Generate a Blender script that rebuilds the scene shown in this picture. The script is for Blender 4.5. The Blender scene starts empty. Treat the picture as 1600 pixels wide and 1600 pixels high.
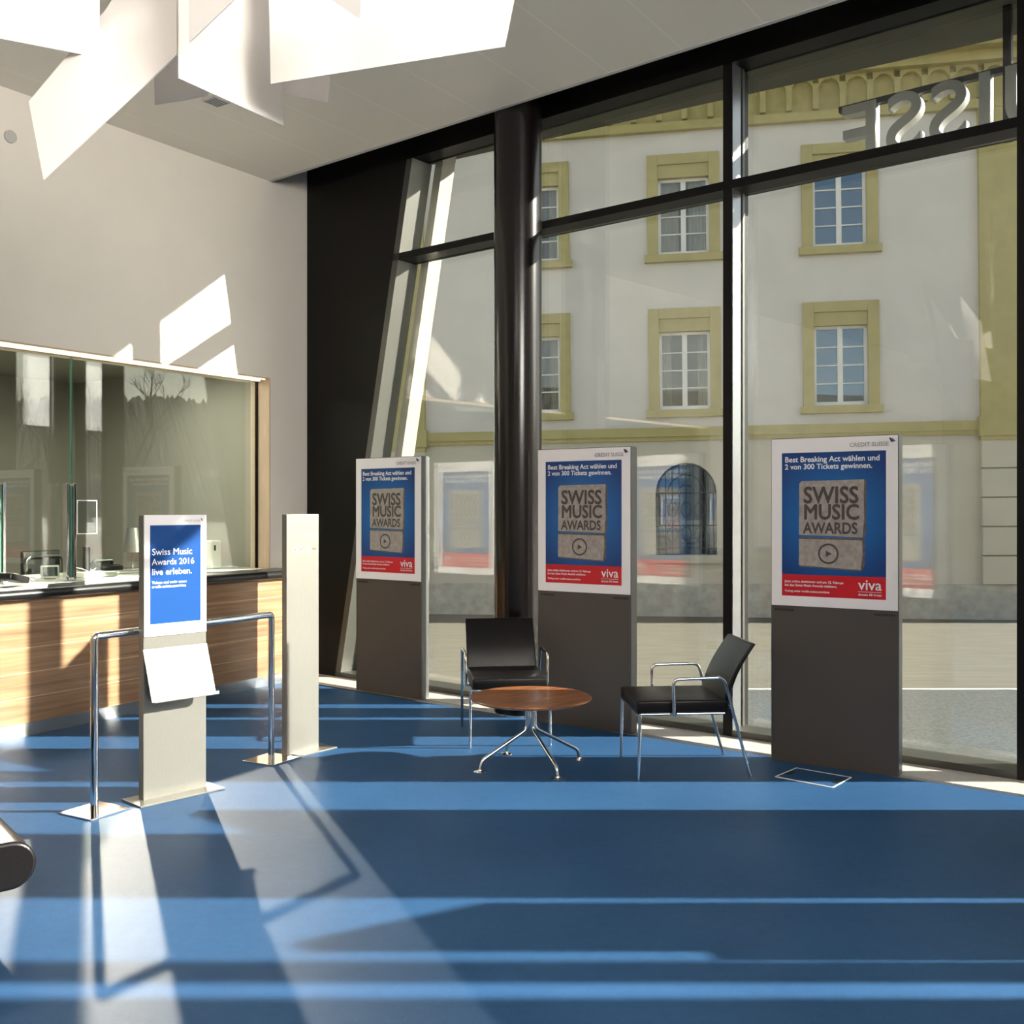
import bpy, bmesh, math, random
from mathutils import Vector, Matrix
R = math.radians
sc = bpy.context.scene
C = sc.collection

# ------------------------------------------------------------ camera
cam_d = bpy.data.cameras.new('camera'); cam = bpy.data.objects.new('camera', cam_d); C.objects.link(cam)
cam.location = (0, 0, 1.56); cam.rotation_euler = (R(90), 0, 0)
cam_d.sensor_width = 36; cam_d.lens = 36.0; cam_d.shift_y = -0.0025; cam_d.clip_end = 1000
sc.camera = cam
# ------------------------------------------------------------ light
SUN_E = math.atan(0.416)
w = bpy.data.worlds.new('sky'); sc.world = w; w.use_nodes = True
nt = w.node_tree; nt.nodes.clear()
sky = nt.nodes.new('ShaderNodeTexSky'); sky.sky_type = 'NISHITA'; sky.sun_disc = False
sky.sun_elevation = SUN_E; sky.sun_rotation = R(90); sky.altitude = 400; sky.dust_density = 0.4
bg = nt.nodes.new('ShaderNodeBackground'); bg.inputs[1].default_value = 0.138
wo = nt.nodes.new('ShaderNodeOutputWorld')
hs = nt.nodes.new('ShaderNodeHueSaturation'); hs.inputs['Saturation'].default_value = 0.55
wm = nt.nodes.new('ShaderNodeMix'); wm.data_type = 'RGBA'; wm.blend_type = 'MULTIPLY'; wm.inputs['Factor'].default_value = 1.0; wm.inputs['B'].default_value = (1.06, 1.0, 0.90, 1)
nt.links.new(sky.outputs[0], hs.inputs['Color']); nt.links.new(hs.outputs[0], wm.inputs['A']); nt.links.new(wm.outputs['Result'], bg.inputs[0]); nt.links.new(bg.outputs[0], wo.inputs[0])
sd = bpy.data.lights.new('sun', 'SUN'); sd.energy = 12; sd.angle = R(0.53); sd.color = (1.0, 0.93, 0.83)
so = bpy.data.objects.new('sun', sd); C.objects.link(so)
so.rotation_euler = Vector((-math.cos(SUN_E), 0, -math.sin(SUN_E))).to_track_quat('-Z', 'Y').to_euler()
def area(name, loc, d, sx, sy, power, col=(1, 1, 1), spread=180):
    l = bpy.data.lights.new(name, 'AREA'); l.shape = 'RECTANGLE'; l.size = sx; l.size_y = sy
    l.energy = power; l.color = col; l.spread = R(spread)
    o = bpy.data.objects.new(name, l); C.objects.link(o); o.location = loc
    o.rotation_euler = Vector(d).to_track_quat('-Z', 'Y').to_euler(); return o
# unseen area lights added behind the viewer to brighten walls and hall
area('wall_fill_light', (3.2, -1.6, 3.9), (-0.82, 0.57, 0.12), 3.0, 1.4, 175, (1, 0.95, 0.88), 120)
area('hall_fill_light', (-1.5, -1.4, 4.4), (-0.2, 0.6, -0.6), 3.0, 2.0, 60, (1, 0.96, 0.9))
# sun thrown back into the hall by the big teller glazing
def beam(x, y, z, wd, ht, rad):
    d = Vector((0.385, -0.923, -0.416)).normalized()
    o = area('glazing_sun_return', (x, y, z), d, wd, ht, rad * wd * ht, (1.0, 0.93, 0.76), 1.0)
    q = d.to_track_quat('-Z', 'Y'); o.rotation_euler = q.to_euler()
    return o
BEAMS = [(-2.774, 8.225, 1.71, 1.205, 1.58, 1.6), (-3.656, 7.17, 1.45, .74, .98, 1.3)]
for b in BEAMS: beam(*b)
sc.view_settings.view_transform = 'Standard'; sc.view_settings.look = 'None'
sc.view_settings.exposure = 0.85; sc.view_settings.gamma = 1.0
try: sc.view_settings.use_curve_mapping = False
except Exception: pass
sc.cycles.max_bounces = 12; sc.cycles.transparent_max_bounces = 24
sc.cycles.diffuse_bounces = 5; sc.cycles.glossy_bounces = 5
sc.cycles.sample_clamp_indirect = 40.0
sc.cycles.use_denoising = True; sc.cycles.use_light_tree = False

# ------------------------------------------------------------ materials
def new_mat(name):
    m = bpy.data.materials.new(name); m.use_nodes = True
    return m, m.node_tree, m.node_tree.nodes['Principled BSDF']
def mat(name, col, rough=0.5, metal=0.0, noise=0.0, nscale=30, bump=0.0, spec=0.5, coat=0.0, emit=None, stretch=None):
    m, nt, b = new_mat(name)
    b.inputs['Base Color'].default_value = (*col, 1); b.inputs['Roughness'].default_value = rough
    b.inputs['Metallic'].default_value = metal; b.inputs['Specular IOR Level'].default_value = spec
    b.inputs['Coat Weight'].default_value = coat
    if emit:
        b.inputs['Emission Color'].default_value = (*emit[0], 1); b.inputs['Emission Strength'].default_value = emit[1]
    if noise or bump:
        tc = nt.nodes.new('ShaderNodeTexCoord'); mp = nt.nodes.new('ShaderNodeMapping')
        if stretch: mp.inputs['Scale'].default_value = stretch
        nt.links.new(tc.outputs['Object'], mp.inputs[0])
        n = nt.nodes.new('ShaderNodeTexNoise'); n.inputs['Scale'].default_value = nscale; n.inputs['Detail'].default_value = 6
        nt.links.new(mp.outputs[0], n.inputs['Vector'])
        if noise:
            r = nt.nodes.new('ShaderNodeValToRGB')
            r.color_ramp.elements[0].color = (*[max(0, c * (1 - noise)) for c in col], 1)
            r.color_ramp.elements[1].color = (*[min(1, c * (1 + noise)) for c in col], 1)
            r.color_ramp.elements[0].position = 0.3; r.color_ramp.elements[1].position = 0.7
            nt.links.new(n.outputs[0], r.inputs[0]); nt.links.new(r.outputs[0], b.inputs['Base Color'])
        if bump:
            bp = nt.nodes.new('ShaderNodeBump'); bp.inputs['Strength'].default_value = bump; bp.inputs['Distance'].default_value = 0.01
            nt.links.new(n.outputs[0], bp.inputs['Height']); nt.links.new(bp.outputs[0], b.inputs['Normal'])
    return m
def glass_mat(name, tint, f0, fmax=1.0, power=5.0):
    m = bpy.data.materials.new(name); m.use_nodes = True; nt = m.node_tree; nt.nodes.clear()
    N = nt.nodes.new; L = nt.links.new
    out = N('ShaderNodeOutputMaterial'); mix = N('ShaderNodeMixShader'); tr = N('ShaderNodeBsdfTransparent'); gl = N('ShaderNodeBsdfGlossy')
    tr.inputs[0].default_value = (*tint, 1); gl.inputs['Roughness'].default_value = 0.0; gl.inputs[0].default_value = (1, 1, 1, 1)
    lw = N('ShaderNodeLayerWeight'); lw.inputs[0].default_value = 0.5
    p = N('ShaderNodeMath'); p.operation = 'POWER'; p.inputs[1].default_value = power
    ma = N('ShaderNodeMath'); ma.operation = 'MULTIPLY_ADD'; ma.inputs[1].default_value = fmax - f0; ma.inputs[2].default_value = f0
    L(lw.outputs['Facing'], p.inputs[0]); L(p.outputs[0], ma.inputs[0]); L(ma.outputs[0], mix.inputs[0])
    L(tr.outputs[0], mix.inputs[1]); L(gl.outputs[0], mix.inputs[2]); L(mix.outputs[0], out.inputs[0])
    return m
M = {}
M['white_wall'] = mat('white plaster', (0.83, 0.78, 0.69), 0.75, noise=0.015, nscale=3, bump=0.02)
M['black'] = mat('black metal', (0.006, 0.0055, 0.005), 0.4, spec=.12)
M['black_panel'] = mat('black sheet panel', (0.009, 0.008, 0.006), 0.5, spec=.15)
M['column'] = mat('dark bronze lacquer', (0.006, 0.0042, 0.004), 0.2, spec=.5)
M['frame'] = mat('anodised dark frame', (0.007, 0.0065, 0.006), 0.4, spec=.2)
M['lit_side'] = mat('mullion side painted sunlit', (0.30, 0.31, 0.32), 0.25, metal=0.8)  # pale grey puts the sun on the mullion side into the colour
M['sill'] = mat('grey aluminium sill', (0.10, 0.10, 0.088), 0.4, metal=0.6)
M['stone'] = mat('pale stone strip', (0.52, 0.49, 0.455), 0.5, noise=0.06, nscale=25)
M['taupe'] = mat('taupe lacquer', (0.088, 0.074, 0.064), 0.4, noise=0.03, nscale=4, spec=.35)
M['taupe_edge'] = mat('grey side profile', (0.09, 0.093, 0.09), 0.35, metal=0.3)
M['poster_white'] = mat('white glazed frame', (0.90, 0.865, 0.87), 0.35)
M['steel'] = mat('brushed stainless steel', (0.19, 0.185, 0.165), 0.42, metal=0.5, noise=0.06, nscale=60, stretch=(8, 8, 0.3))
M['shelf_steel'] = mat('pale matt steel sheet', (0.27, 0.27, 0.265), 0.5, metal=0.1)
M['chrome'] = mat('polished chrome', (0.78, 0.77, 0.76), 0.09, metal=1.0)
M['leather'] = mat('black leather', (0.007, 0.006, 0.006), 0.32, noise=0.2, nscale=200, bump=0.1, spec=.3)
M['counter_black'] = mat('black countertop', (0.012, 0.012, 0.012), 0.28)
M['plinth'] = mat('steel plinth', (0.55, 0.56, 0.56), 0.22, metal=0.9)
M['asphalt'] = mat('grey asphalt', (0.075, 0.08, 0.075), 0.8, noise=0.4, nscale=35)
M['road'] = mat('worn tan road', (0.125, 0.115, 0.085), 0.85, noise=0.18, nscale=6, stretch=(0.3, 1.5, 1))
M['kerb'] = mat('pale kerb stone', (0.55, 0.53, 0.48), 0.7, noise=0.1, nscale=10)
M['render'] = mat('pale house render', (0.60, 0.58, 0.555), 0.9, noise=0.05, nscale=1.2)
M['render_low'] = mat('beige ground floor render', (0.50, 0.47, 0.40), 0.9, noise=0.05, nscale=1.5)
M['plinth_stone'] = mat('grey plinth stone', (0.42, 0.40, 0.36), 0.9, noise=0.16, nscale=6)
M['olive'] = mat('ochre stone trim', (0.40, 0.35, 0.155), 0.85, noise=0.08, nscale=5)
M['roof'] = mat('brown roof tiles', (0.10, 0.06, 0.045), 0.8, noise=0.3, nscale=8)
M['win_white'] = mat('white window paint', (0.72, 0.72, 0.70), 0.5)
M['curtain'] = mat('cream curtain', (0.55, 0.52, 0.45), 0.9, noise=0.15, nscale=6, stretch=(8, 1, 0.2))
M['iron'] = mat('dark wrought iron', (0.02, 0.02, 0.022), 0.5)
M['soffit'] = mat('dark canopy soffit', (0.085, 0.083, 0.062), 0.8, spec=.2)
M['letter'] = mat('satin silver letters', (0.62, 0.62, 0.60), 0.3, metal=0.7)
M['print_white'] = mat('white print', (0.86, 0.86, 0.88), 0.5)
M['print_red'] = mat('red print', (0.62, 0.012, 0.022), 0.3)
M['print_navy'] = mat('navy print', (0.01, 0.02, 0.08), 0.5)
M['print_grey'] = mat('grey print', (0.33, 0.31, 0.31), 0.5)
M['stone_print'] = mat('printed concrete', (0.36, 0.315, 0.285), 0.4, noise=0.22, nscale=28)
M['stone_side'] = mat('printed concrete side', (0.12, 0.10, 0.095), 0.4, noise=0.3, nscale=40)
M['carve'] = mat('printed carved grey', (0.070, 0.058, 0.052), 0.4, noise=0.3, nscale=40)
M['slot'] = mat('slot black', (0.004, 0.004, 0.004), 0.6)
M['paper'] = mat('white lamp sheet', (0.88, 0.84, 0.80), 0.55)
M['back_wall'] = mat('greige office wall', (0.38, 0.36, 0.31), 0.8, noise=0.03, nscale=2)
M['office_floor'] = mat('grey office floor', (0.12, 0.12, 0.11), 0.7)
M['desk'] = mat('pale desk top', (0.46, 0.46, 0.42), 0.4)
M['white_plastic'] = mat('white plastic', (0.78, 0.77, 0.73), 0.35)
M['grey_plastic'] = mat('grey plastic', (0.3, 0.3, 0.29), 0.4)
M['black_plastic'] = mat('black plastic', (0.012, 0.012, 0.013), 0.35)
M['screen'] = mat('dark screen', (0.03, 0.04, 0.045), 0.12)
M['jamb'] = mat('warm oak reveal', (0.62, 0.47, 0.33), 0.5, noise=0.08, nscale=20, stretch=(1, 1, 0.2))
M['warm_strip'] = mat('warm light strip', (0.9, 0.75, 0.5), 0.5, emit=((1.0, 0.78, 0.5), 1.0))
M['bark'] = mat('bark', (0.05, 0.042, 0.035), 0.9)
M['forest'] = mat('dark forest', (0.03, 0.045, 0.05), 0.95, noise=0.5, nscale=0.12)
M['ceil_trim'] = mat('ceiling edge trim', (0.55, 0.53, 0.50), 0.6)
M['glass'] = glass_mat('facade glass', (0.955, 0.975, 0.96), 0.07, 0.9)
M['teller_glass'] = glass_mat('teller glass', (0.86, 0.89, 0.84), 0.07, 0.9)
M['edge_glass'] = mat('green glass edge', (0.08, 0.20, 0.15), 0.1)
M['win_pane'] = mat('house window pane', (0.045, 0.055, 0.06), 0.03, spec=1.0)
M['poster_gloss'] = glass_mat('poster cover glass', (0.98, 0.98, 0.98), 0.04, 0.8)

def floor_mat():
    m, nt, b = new_mat('blue speckled rubber floor')
    N = nt.nodes.new; L = nt.links.new
    tc = N('ShaderNodeTexCoord')
    n1 = N('ShaderNodeTexNoise'); n1.inputs['Scale'].default_value = 0.9; n1.inputs['Detail'].default_value = 3
    n2 = N('ShaderNodeTexVoronoi'); n2.inputs['Scale'].default_value = 130
    n3 = N('ShaderNodeTexNoise'); n3.inputs['Scale'].default_value = 22; n3.inputs['Detail'].default_value = 5
    for n in (n1, n2, n3): L(tc.outputs['Object'], n.inputs['Vector'])
    r1 = N('ShaderNodeValToRGB'); r1.color_ramp.elements[0].color = (0.025, 0.077, 0.178, 1); r1.color_ramp.elements[1].color = (0.033, 0.097, 0.218, 1)
    r1.color_ramp.elements[0].position = 0.35; r1.color_ramp.elements[1].position = 0.65
    L(n1.outputs[0], r1.inputs[0])
    r2 = N('ShaderNodeValToRGB'); r2.color_ramp.elements[0].color = (1, 1, 1, 1); r2.color_ramp.elements[1].color = (0, 0, 0, 1)
    r2.color_ramp.elements[0].position = 0.10; r2.color_ramp.elements[1].position = 0.22
    L(n2.outputs['Distance'], r2.inputs[0])
    mx = N('ShaderNodeMix'); mx.data_type = 'RGBA'; mx.inputs['B'].default_value = (0.09, 0.20, 0.36, 1)
    mm = N('ShaderNodeMath'); mm.operation = 'MULTIPLY'; mm.inputs[1].default_value = 0.5
    L(r2.outputs[0], mm.inputs[0]); L(mm.outputs[0], mx.inputs['Factor']); L(r1.outputs[0], mx.inputs['A'])
    mx2 = N('ShaderNodeMix'); mx2.data_type = 'RGBA'; mx2.blend_type = 'MULTIPLY'; mx2.inputs['Factor'].default_value = 0.5
    r3 = N('ShaderNodeValToRGB'); r3.color_ramp.elements[0].color = (0.7, 0.7, 0.7, 1); r3.color_ramp.elements[1].color = (1.2, 1.2, 1.2, 1)
    L(n3.outputs[0], r3.inputs[0]); L(mx.outputs['Result'], mx2.inputs['A']); L(r3.outputs[0], mx2.inputs['B'])
    L(mx2.outputs['Result'], b.inputs['Base Color'])
    b.inputs['Roughness'].default_value = 0.46; b.inputs['Specular IOR Level'].default_value = 0.06
    bp = N('ShaderNodeBump'); bp.inputs['Strength'].default_value = 0.08; bp.inputs['Distance'].default_value = 0.004
    n4 = N('ShaderNodeTexNoise'); n4.inputs['Scale'].default_value = 9; n4.inputs['Detail'].default_value = 4
    L(tc.outputs['Object'], n4.inputs['Vector']); L(n4.outputs[0], bp.inputs['Height']); L(bp.outputs[0], b.inputs['Normal'])
    return m
M['floor'] = floor_mat()
def ceiling_mat():
    m, nt, b = new_mat('pale ceiling boards')
    N = nt.nodes.new; L = nt.links.new
    tc = N('ShaderNodeTexCoord'); d = N('ShaderNodeVectorMath'); d.operation = 'DOT_PRODUCT'; d.inputs[1].default_value = (0.832, -0.555, 0)
    L(tc.outputs['Object'], d.inputs[0])
    a = N('ShaderNodeMath'); a.operation = 'ADD'; a.inputs[1].default_value = 5.08 + 57.0
    q = N('ShaderNodeMath'); q.operation = 'PINGPONG'; q.inputs[1].default_value = 0.285
    L(d.outputs['Value'], a.inputs[0]); L(a.outputs[0], q.inputs[0])
    c = N('ShaderNodeMath'); c.operation = 'LESS_THAN'; c.inputs[1].default_value = 0.006
    L(q.outputs[0], c.inputs[0])
    mx = N('ShaderNodeMix'); mx.data_type = 'RGBA'; mx.inputs['A'].default_value = (0.86, 0.80, 0.71, 1); mx.inputs['B'].default_value = (0.93, 0.88, 0.79, 1)
    L(c.outputs[0], mx.inputs['Factor']); L(mx.outputs['Result'], b.inputs['Base Color']); b.inputs['Roughness'].default_value = 0.45
    return m
M['ceiling'] = ceiling_mat()
def wood_mat(name, c0, c1, c2, scale, stretch, planks=0.0):
    m, nt, b = new_mat(name)
    N = nt.nodes.new; L = nt.links.new
    tc = N('ShaderNodeTexCoord'); mp = N('ShaderNodeMapping'); mp.inputs['Scale'].default_value = stretch
    L(tc.outputs['Object'], mp.inputs[0])
    n = N('ShaderNodeTexNoise'); n.inputs['Scale'].default_value = scale; n.inputs['Detail'].default_value = 7; n.inputs['Distortion'].default_value = 0.4
    L(mp.outputs[0], n.inputs['Vector'])
    r = N('ShaderNodeValToRGB'); e = r.color_ramp.elements
    e[0].color = (*c0, 1); e[0].position = 0.3; e[1].color = (*c1, 1); e[1].position = 0.62
    x = e.new(0.75); x.color = (*c2, 1)
    L(n.outputs[0], r.inputs[0]); L(r.outputs[0], b.inputs['Base Color']); b.inputs['Roughness'].default_value = 0.35
    b.inputs['Coat Weight'].default_value = 0.15
    return m
M['wood'] = wood_mat('zebrano veneer', (0.20, 0.105, 0.052), (0.38, 0.22, 0.115), (0.52, 0.34, 0.19), 9, (0.14, 0.14, 3.2))
M['walnut'] = wood_mat('oiled walnut', (0.14, 0.045, 0.015), (0.33, 0.12, 0.038), (0.52, 0.24, 0.09), 7, (0.5, 4.0, 1.0))
M['wood_line'] = mat('pale veneer joint', (0.56, 0.38, 0.22), 0.4)
def blue_mat(name, ca, cb, rad):
    m, nt, b = new_mat(name)
    N = nt.nodes.new; L = nt.links.new
    tc = N('ShaderNodeTexCoord'); v = N('ShaderNodeVectorMath'); v.operation = 'LENGTH'
    L(tc.outputs['Object'], v.inputs[0])
    r = N('ShaderNodeValToRGB'); r.color_ramp.elements[0].color = (*ca, 1); r.color_ramp.elements[1].color = (*cb, 1)
    r.color_ramp.elements[1].position = rad
    L(v.outputs['Value'], r.inputs[0]); L(r.outputs[0], b.inputs['Base Color']); b.inputs['Roughness'].default_value = 0.3
    return m
M['print_blue'] = blue_mat('blue print', (0.012, 0.20, 0.56), (0.005, 0.045, 0.20), 0.42)
M['print_blue2'] = mat('bright blue print', (0.010, 0.066, 0.25), 0.25)

# ------------------------------------------------------------ mesh helpers
class MB:
    def __init__(s): s.bm = bmesh.new()
    def box(s, c, d, rz=0.0, bevel=0.0, rot=None):
        r = bmesh.ops.create_cube(s.bm, size=1.0)
        vs = r['verts']
        mt = Matrix.Translation(c) @ (rot if rot is not None else Matrix.Rotation(rz, 4, 'Z')) @ Matrix.Diagonal((*d, 1))
        bmesh.ops.transform(s.bm, matrix=mt, verts=vs)
        if bevel:
            es = list({e for v in vs for e in v.link_edges})
            bmesh.ops.bevel(s.bm, geom=es, offset=bevel, segments=3, affect='EDGES', profile=0.5)
        return s
    def cyl(s, p0, p1, r0, r1=None, n=20, cap=True):
        p0, p1 = Vector(p0), Vector(p1); d = p1 - p0
        r = bmesh.ops.create_cone(s.bm, cap_ends=cap, segments=n, radius1=r0, radius2=r0 if r1 is None else r1, depth=d.length)
        mt = Matrix.Translation((p0 + p1) / 2) @ d.to_track_quat('Z', 'Y').to_matrix().to_4x4()
        bmesh.ops.transform(s.bm, matrix=mt, verts=r['verts']); return s
    def tube(s, pts, r, n=12, fillet=0.0):
        pts = [Vector(p) for p in pts]
        if fillet:
            out = [pts[0]]
            for i in range(1, len(pts) - 1):
                a, b, c = pts[i - 1], pts[i], pts[i + 1]
                f = min(fillet, (a - b).length * .45, (c - b).length * .45)
                p, q = b + (a - b).normalized() * f, b + (c - b).normalized() * f
                for k in range(7):
                    t = k / 6; out.append((1 - t) ** 2 * p + 2 * t * (1 - t) * b + t * t * q)
            out.append(pts[-1]); pts = out
        rings = []; up = None
        for i, p in enumerate(pts):
            d = (pts[min(i + 1, len(pts) - 1)] - pts[max(i - 1, 0)]).normalized()
            if up is None: up = d.orthogonal().normalized()
            up = (up - d * up.dot(d)).normalized(); sd_ = d.cross(up)
            rings.append([s.bm.verts.new(p + (up * math.cos(2 * math.pi * k / n) + sd_ * math.sin(2 * math.pi * k / n)) * r) for k in range(n)])
        for a, b in zip(rings, rings[1:]):
            for k in range(n): s.bm.faces.new((a[k], a[(k + 1) % n], b[(k + 1) % n], b[k]))
        s.bm.faces.new(rings[0][::-1]); s.bm.faces.new(rings[-1]); return s
    def lathe(s, prof, c=(0, 0, 0), n=48):
        c = Vector(c); rings = []
        for r, z in prof:
            rings.append([s.bm.verts.new(c + Vector((r * math.cos(2 * math.pi * k / n), r * math.sin(2 * math.pi * k / n), z))) for k in range(n)])
        for a, b in zip(rings, rings[1:]):
            for k in range(n): s.bm.faces.new((a[k], a[(k + 1) % n], b[(k + 1) % n], b[k]))
        s.bm.faces.new(rings[0][::-1]); s.bm.faces.new(rings[-1]); return s
    def prism(s, poly, off):
        """poly: 3D points of a flat polygon, off: thickness vector"""
        off = Vector(off)
        a = [s.bm.verts.new(Vector(p)) for p in poly]; b = [s.bm.verts.new(Vector(p) + off) for p in poly]
        n = len(a); s.bm.faces.new(a[::-1]); s.bm.faces.new(b)
        for k in range(n): s.bm.faces.new((a[k], a[(k + 1) % n], b[(k + 1) % n], b[k]))
        return s
    def build(s, name, m, parent=None, loc=(0, 0, 0), rz=0.0, smooth=False, bevel=0.0, flip=True):
        if flip: bmesh.ops.recalc_face_normals(s.bm, faces=s.bm.faces[:])
        me = bpy.data.meshes.new(name); s.bm.to_mesh(me); s.bm.free()
        o = bpy.data.objects.new(name, me); C.objects.link(o); o.parent = parent
        o.location = loc; o.rotation_euler = (0, 0, rz)
        me.materials.append(m)
        if smooth:
            for p in me.polygons: p.use_smooth = True
            try: me.set_sharp_from_angle(angle=R(40))
            except Exception: pass
        if bevel:
            b = o.modifiers.new('bevel', 'BEVEL'); b.width = bevel; b.segments = 3; b.limit_method = 'ANGLE'
        return o
def empty(name, loc, rz=0, parent=None):
    o = bpy.data.objects.new(name, None); C.objects.link(o); o.location = loc; o.rotation_euler = (0, 0, rz); o.parent = parent
    o.empty_display_size = 0.1; return o
def tag(o, label=None, cat=None, group=None, kind=None):
    if label: o['label'] = label
    if cat: o['category'] = cat
    if group: o['group'] = group
    if kind: o['kind'] = kind
    return o
def struct(o, label, cat): return tag(o, label, cat, None, 'structure')
def kids(o): return [c for c in C.objects if c.parent == o]
def copy_tree(o, parent=None):
    c = o.copy(); C.objects.link(c); c.parent = parent
    for k in kids(o): copy_tree(k, c)
    return c
def text(body, parent, m, x, y, z, width=None, height=None, size=0.05, bold=0.0, align='LEFT', rot=(R(90), 0, 0), name='lettering', extrude=0.0, spacing=1.0, line=1.0):
    cu = bpy.data.curves.new(name, 'FONT'); cu.body = body; cu.size = size; cu.align_x = align; cu.offset = 0
    cu.space_character = spacing; cu.space_line = line; cu.resolution_u = 3
    o = bpy.data.objects.new(name, cu); C.objects.link(o); o.parent = parent
    o.location = (x, y, z); o.rotation_euler = rot; cu.materials.append(m)
    if width or height:
        bpy.context.view_layer.update()
        dx, dy = o.dimensions.x, o.dimensions.y
        if width and height: o.scale = (width / dx, height / dy, 1); k = 1
        elif width: k = width / dx
        else: k = height / dy
        cu.size = size * k
    cu.extrude = extrude; o['bold'] = bold * cu.size
    return o

# ------------------------------------------------------------ plan geometry
# facade inner line: NX*X + NY*Y = D0 ; along-direction T (towards the viewer's right)
NX, NY = 0.6257, 0.7800; D0 = 6.43
NV = Vector((NX, NY, 0)); TV = Vector((NY, -NX, 0))
FP = NV * D0                                   # foot of the perpendicular
def fac(s, o=0.0, z=0.0): p = FP + TV * s + NV * o; return Vector((p.x, p.y, z))
def s_of(x, y): return (Vector((x, y, 0)) - FP).dot(TV)
WN = Vector((0.832, -0.5547, 0)); WT = Vector((0.5547, 0.832, 0)); WP = Vector((-2.226, 9.43, 0))
def wal(s, o=0.0, z=0.0): p = WP + WT * s + WN * o; return Vector((p.x, p.y, z))   # s along wall (+ = away), o = into room
WANG = math.atan2(WT.y, WT.x); FANG = math.atan2(TV.y, TV.x)
CEIL = 4.58
ROOM_BACK = -3.0
CORN = Vector((-1.966, 9.82, 0))               # left wall meets facade
s_corn = s_of(CORN.x, CORN.y)
s_end = s_of(6.2, 3.27)                        # facade ends, out of frame

# ---- floor
fl = MB()
left_back = wal(-16.2)
edge = 0.31
a0, a1 = fac(s_corn - .1, -edge), fac(s_end, -edge)
fl.prism([(a0.x - .2, a0.y, -.02), (a1.x, a1.y, -.02), (8.5, 1.0, -.02), (8.5, ROOM_BACK, -.02), (-12, ROOM_BACK, -.02), (-12, -2.5, -.02), (-3.6, 9.6, -.02)][::-1], (0, 0, .02))
struct(fl.build('floor', M['floor']), 'deep blue speckled rubber floor of the hall', 'floor')
st = MB(); b0, b1 = fac(s_corn - .1, .0), fac(s_end, .0)
st.prism([(a0.x, a0.y, -.02), (a1.x, a1.y, -.02), (b1.x, b1.y, -.02), (b0.x, b0.y, -.02)], (0, 0, .021))
struct(st.build('trim_1', M['stone']), 'pale stone strip along the foot of the glazing', 'stone strip')
# ---- ceiling
c0, c1 = fac(s_corn - .6, -.49), fac(s_end + 2, -.49)
ce = MB()
ce.prism([(c0.x, c0.y, CEIL), (c1.x, c1.y, CEIL), (8.6, ROOM_BACK, CEIL), (-12, ROOM_BACK, CEIL), (-12, -2, CEIL), (-3.4, 9.6, CEIL)], (0, 0, .06))
struct(ce.build('ceiling', M['ceiling']), 'pale boarded ceiling of the hall', 'ceiling')
ct = MB(); p, q = fac(s_corn - .6, -.49), fac(s_end + 2, -.49)
p2, q2 = fac(s_corn - .6, -.455), fac(s_end + 2, -.455)
ct.prism([(p.x, p.y, CEIL - .004), (q.x, q.y, CEIL - .004), (q2.x, q2.y, CEIL - .004), (p2.x, p2.y, CEIL - .004)], (0, 0, .12))
struct(ct.build('trim_2', M['ceil_trim']), 'grey edge profile where the ceiling stops before the glazing', 'ceiling edge')
rc = MB(); p, q, p2, q2 = fac(s_corn - .9, -.6), fac(s_end + 2, -.6), fac(s_corn - .9, .02), fac(s_end + 2, .02)
rc.prism([(p.x, p.y, 5.2), (q.x, q.y, 5.2), (q2.x, q2.y, 5.2), (p2.x, p2.y, 5.2)], (0, 0, .06))
u0, u1 = fac(s_corn - .9, -.56), fac(s_end + 2, -.56)
rc.prism([(p.x, p.y, 4.60), (q.x, q.y, 4.60), (u1.x, u1.y, 4.60), (u0.x, u0.y, 4.60)], (0, 0, .62))
struct(rc.build('trim_3', M['white_wall']), 'white recess above the ceiling edge', 'ceiling recess')
# ---- left wall with teller opening
O_TOP = 2.77; O_BOT = 1.0; TH = 0.26
def wall_seg(mb, s0, s1, z0, z1, o0=-TH, o1=0.0):
    a, b, c, d = wal(s0, o0, z0), wal(s1, o0, z0), wal(s1, o1, z0), wal(s0, o1, z0)
    mb.prism([a, b, c, d], (0, 0, z1 - z0))
s_wc = (CORN - WP).dot(WT)
wl = MB(); wall_seg(wl, -16.5, 0, O_TOP, 5.2); wall_seg(wl, 0, s_wc + .3, 0, 5.2); wall_seg(wl, -16.5, 0, 0, O_BOT); wall_seg(wl, -16.5, -6.2, O_BOT, O_TOP)
struct(wl.build('wall_left', M['white_wall']), 'white wall above and beside the teller window', 'wall')
wb = MB(); wb.box((-1.7, ROOM_BACK - .1, 2.6), (22, .2, 5.4))
struct(wb.build('wall_back', M['white_wall']), 'white wall behind the viewer', 'wall')
wr = MB(); e = fac(s_end); wr.prism([(e.x, e.y, 0), (e.x + .3, e.y, 0), (8.8, 1.0, 0), (8.8, ROOM_BACK, 0), (8.5, ROOM_BACK, 0), (8.5, 1.0, 0)], (0, 0, 5.2))
struct(wr.build('wall_right', M['white_wall']), 'white wall right of the entrance glazing', 'wall')
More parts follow.
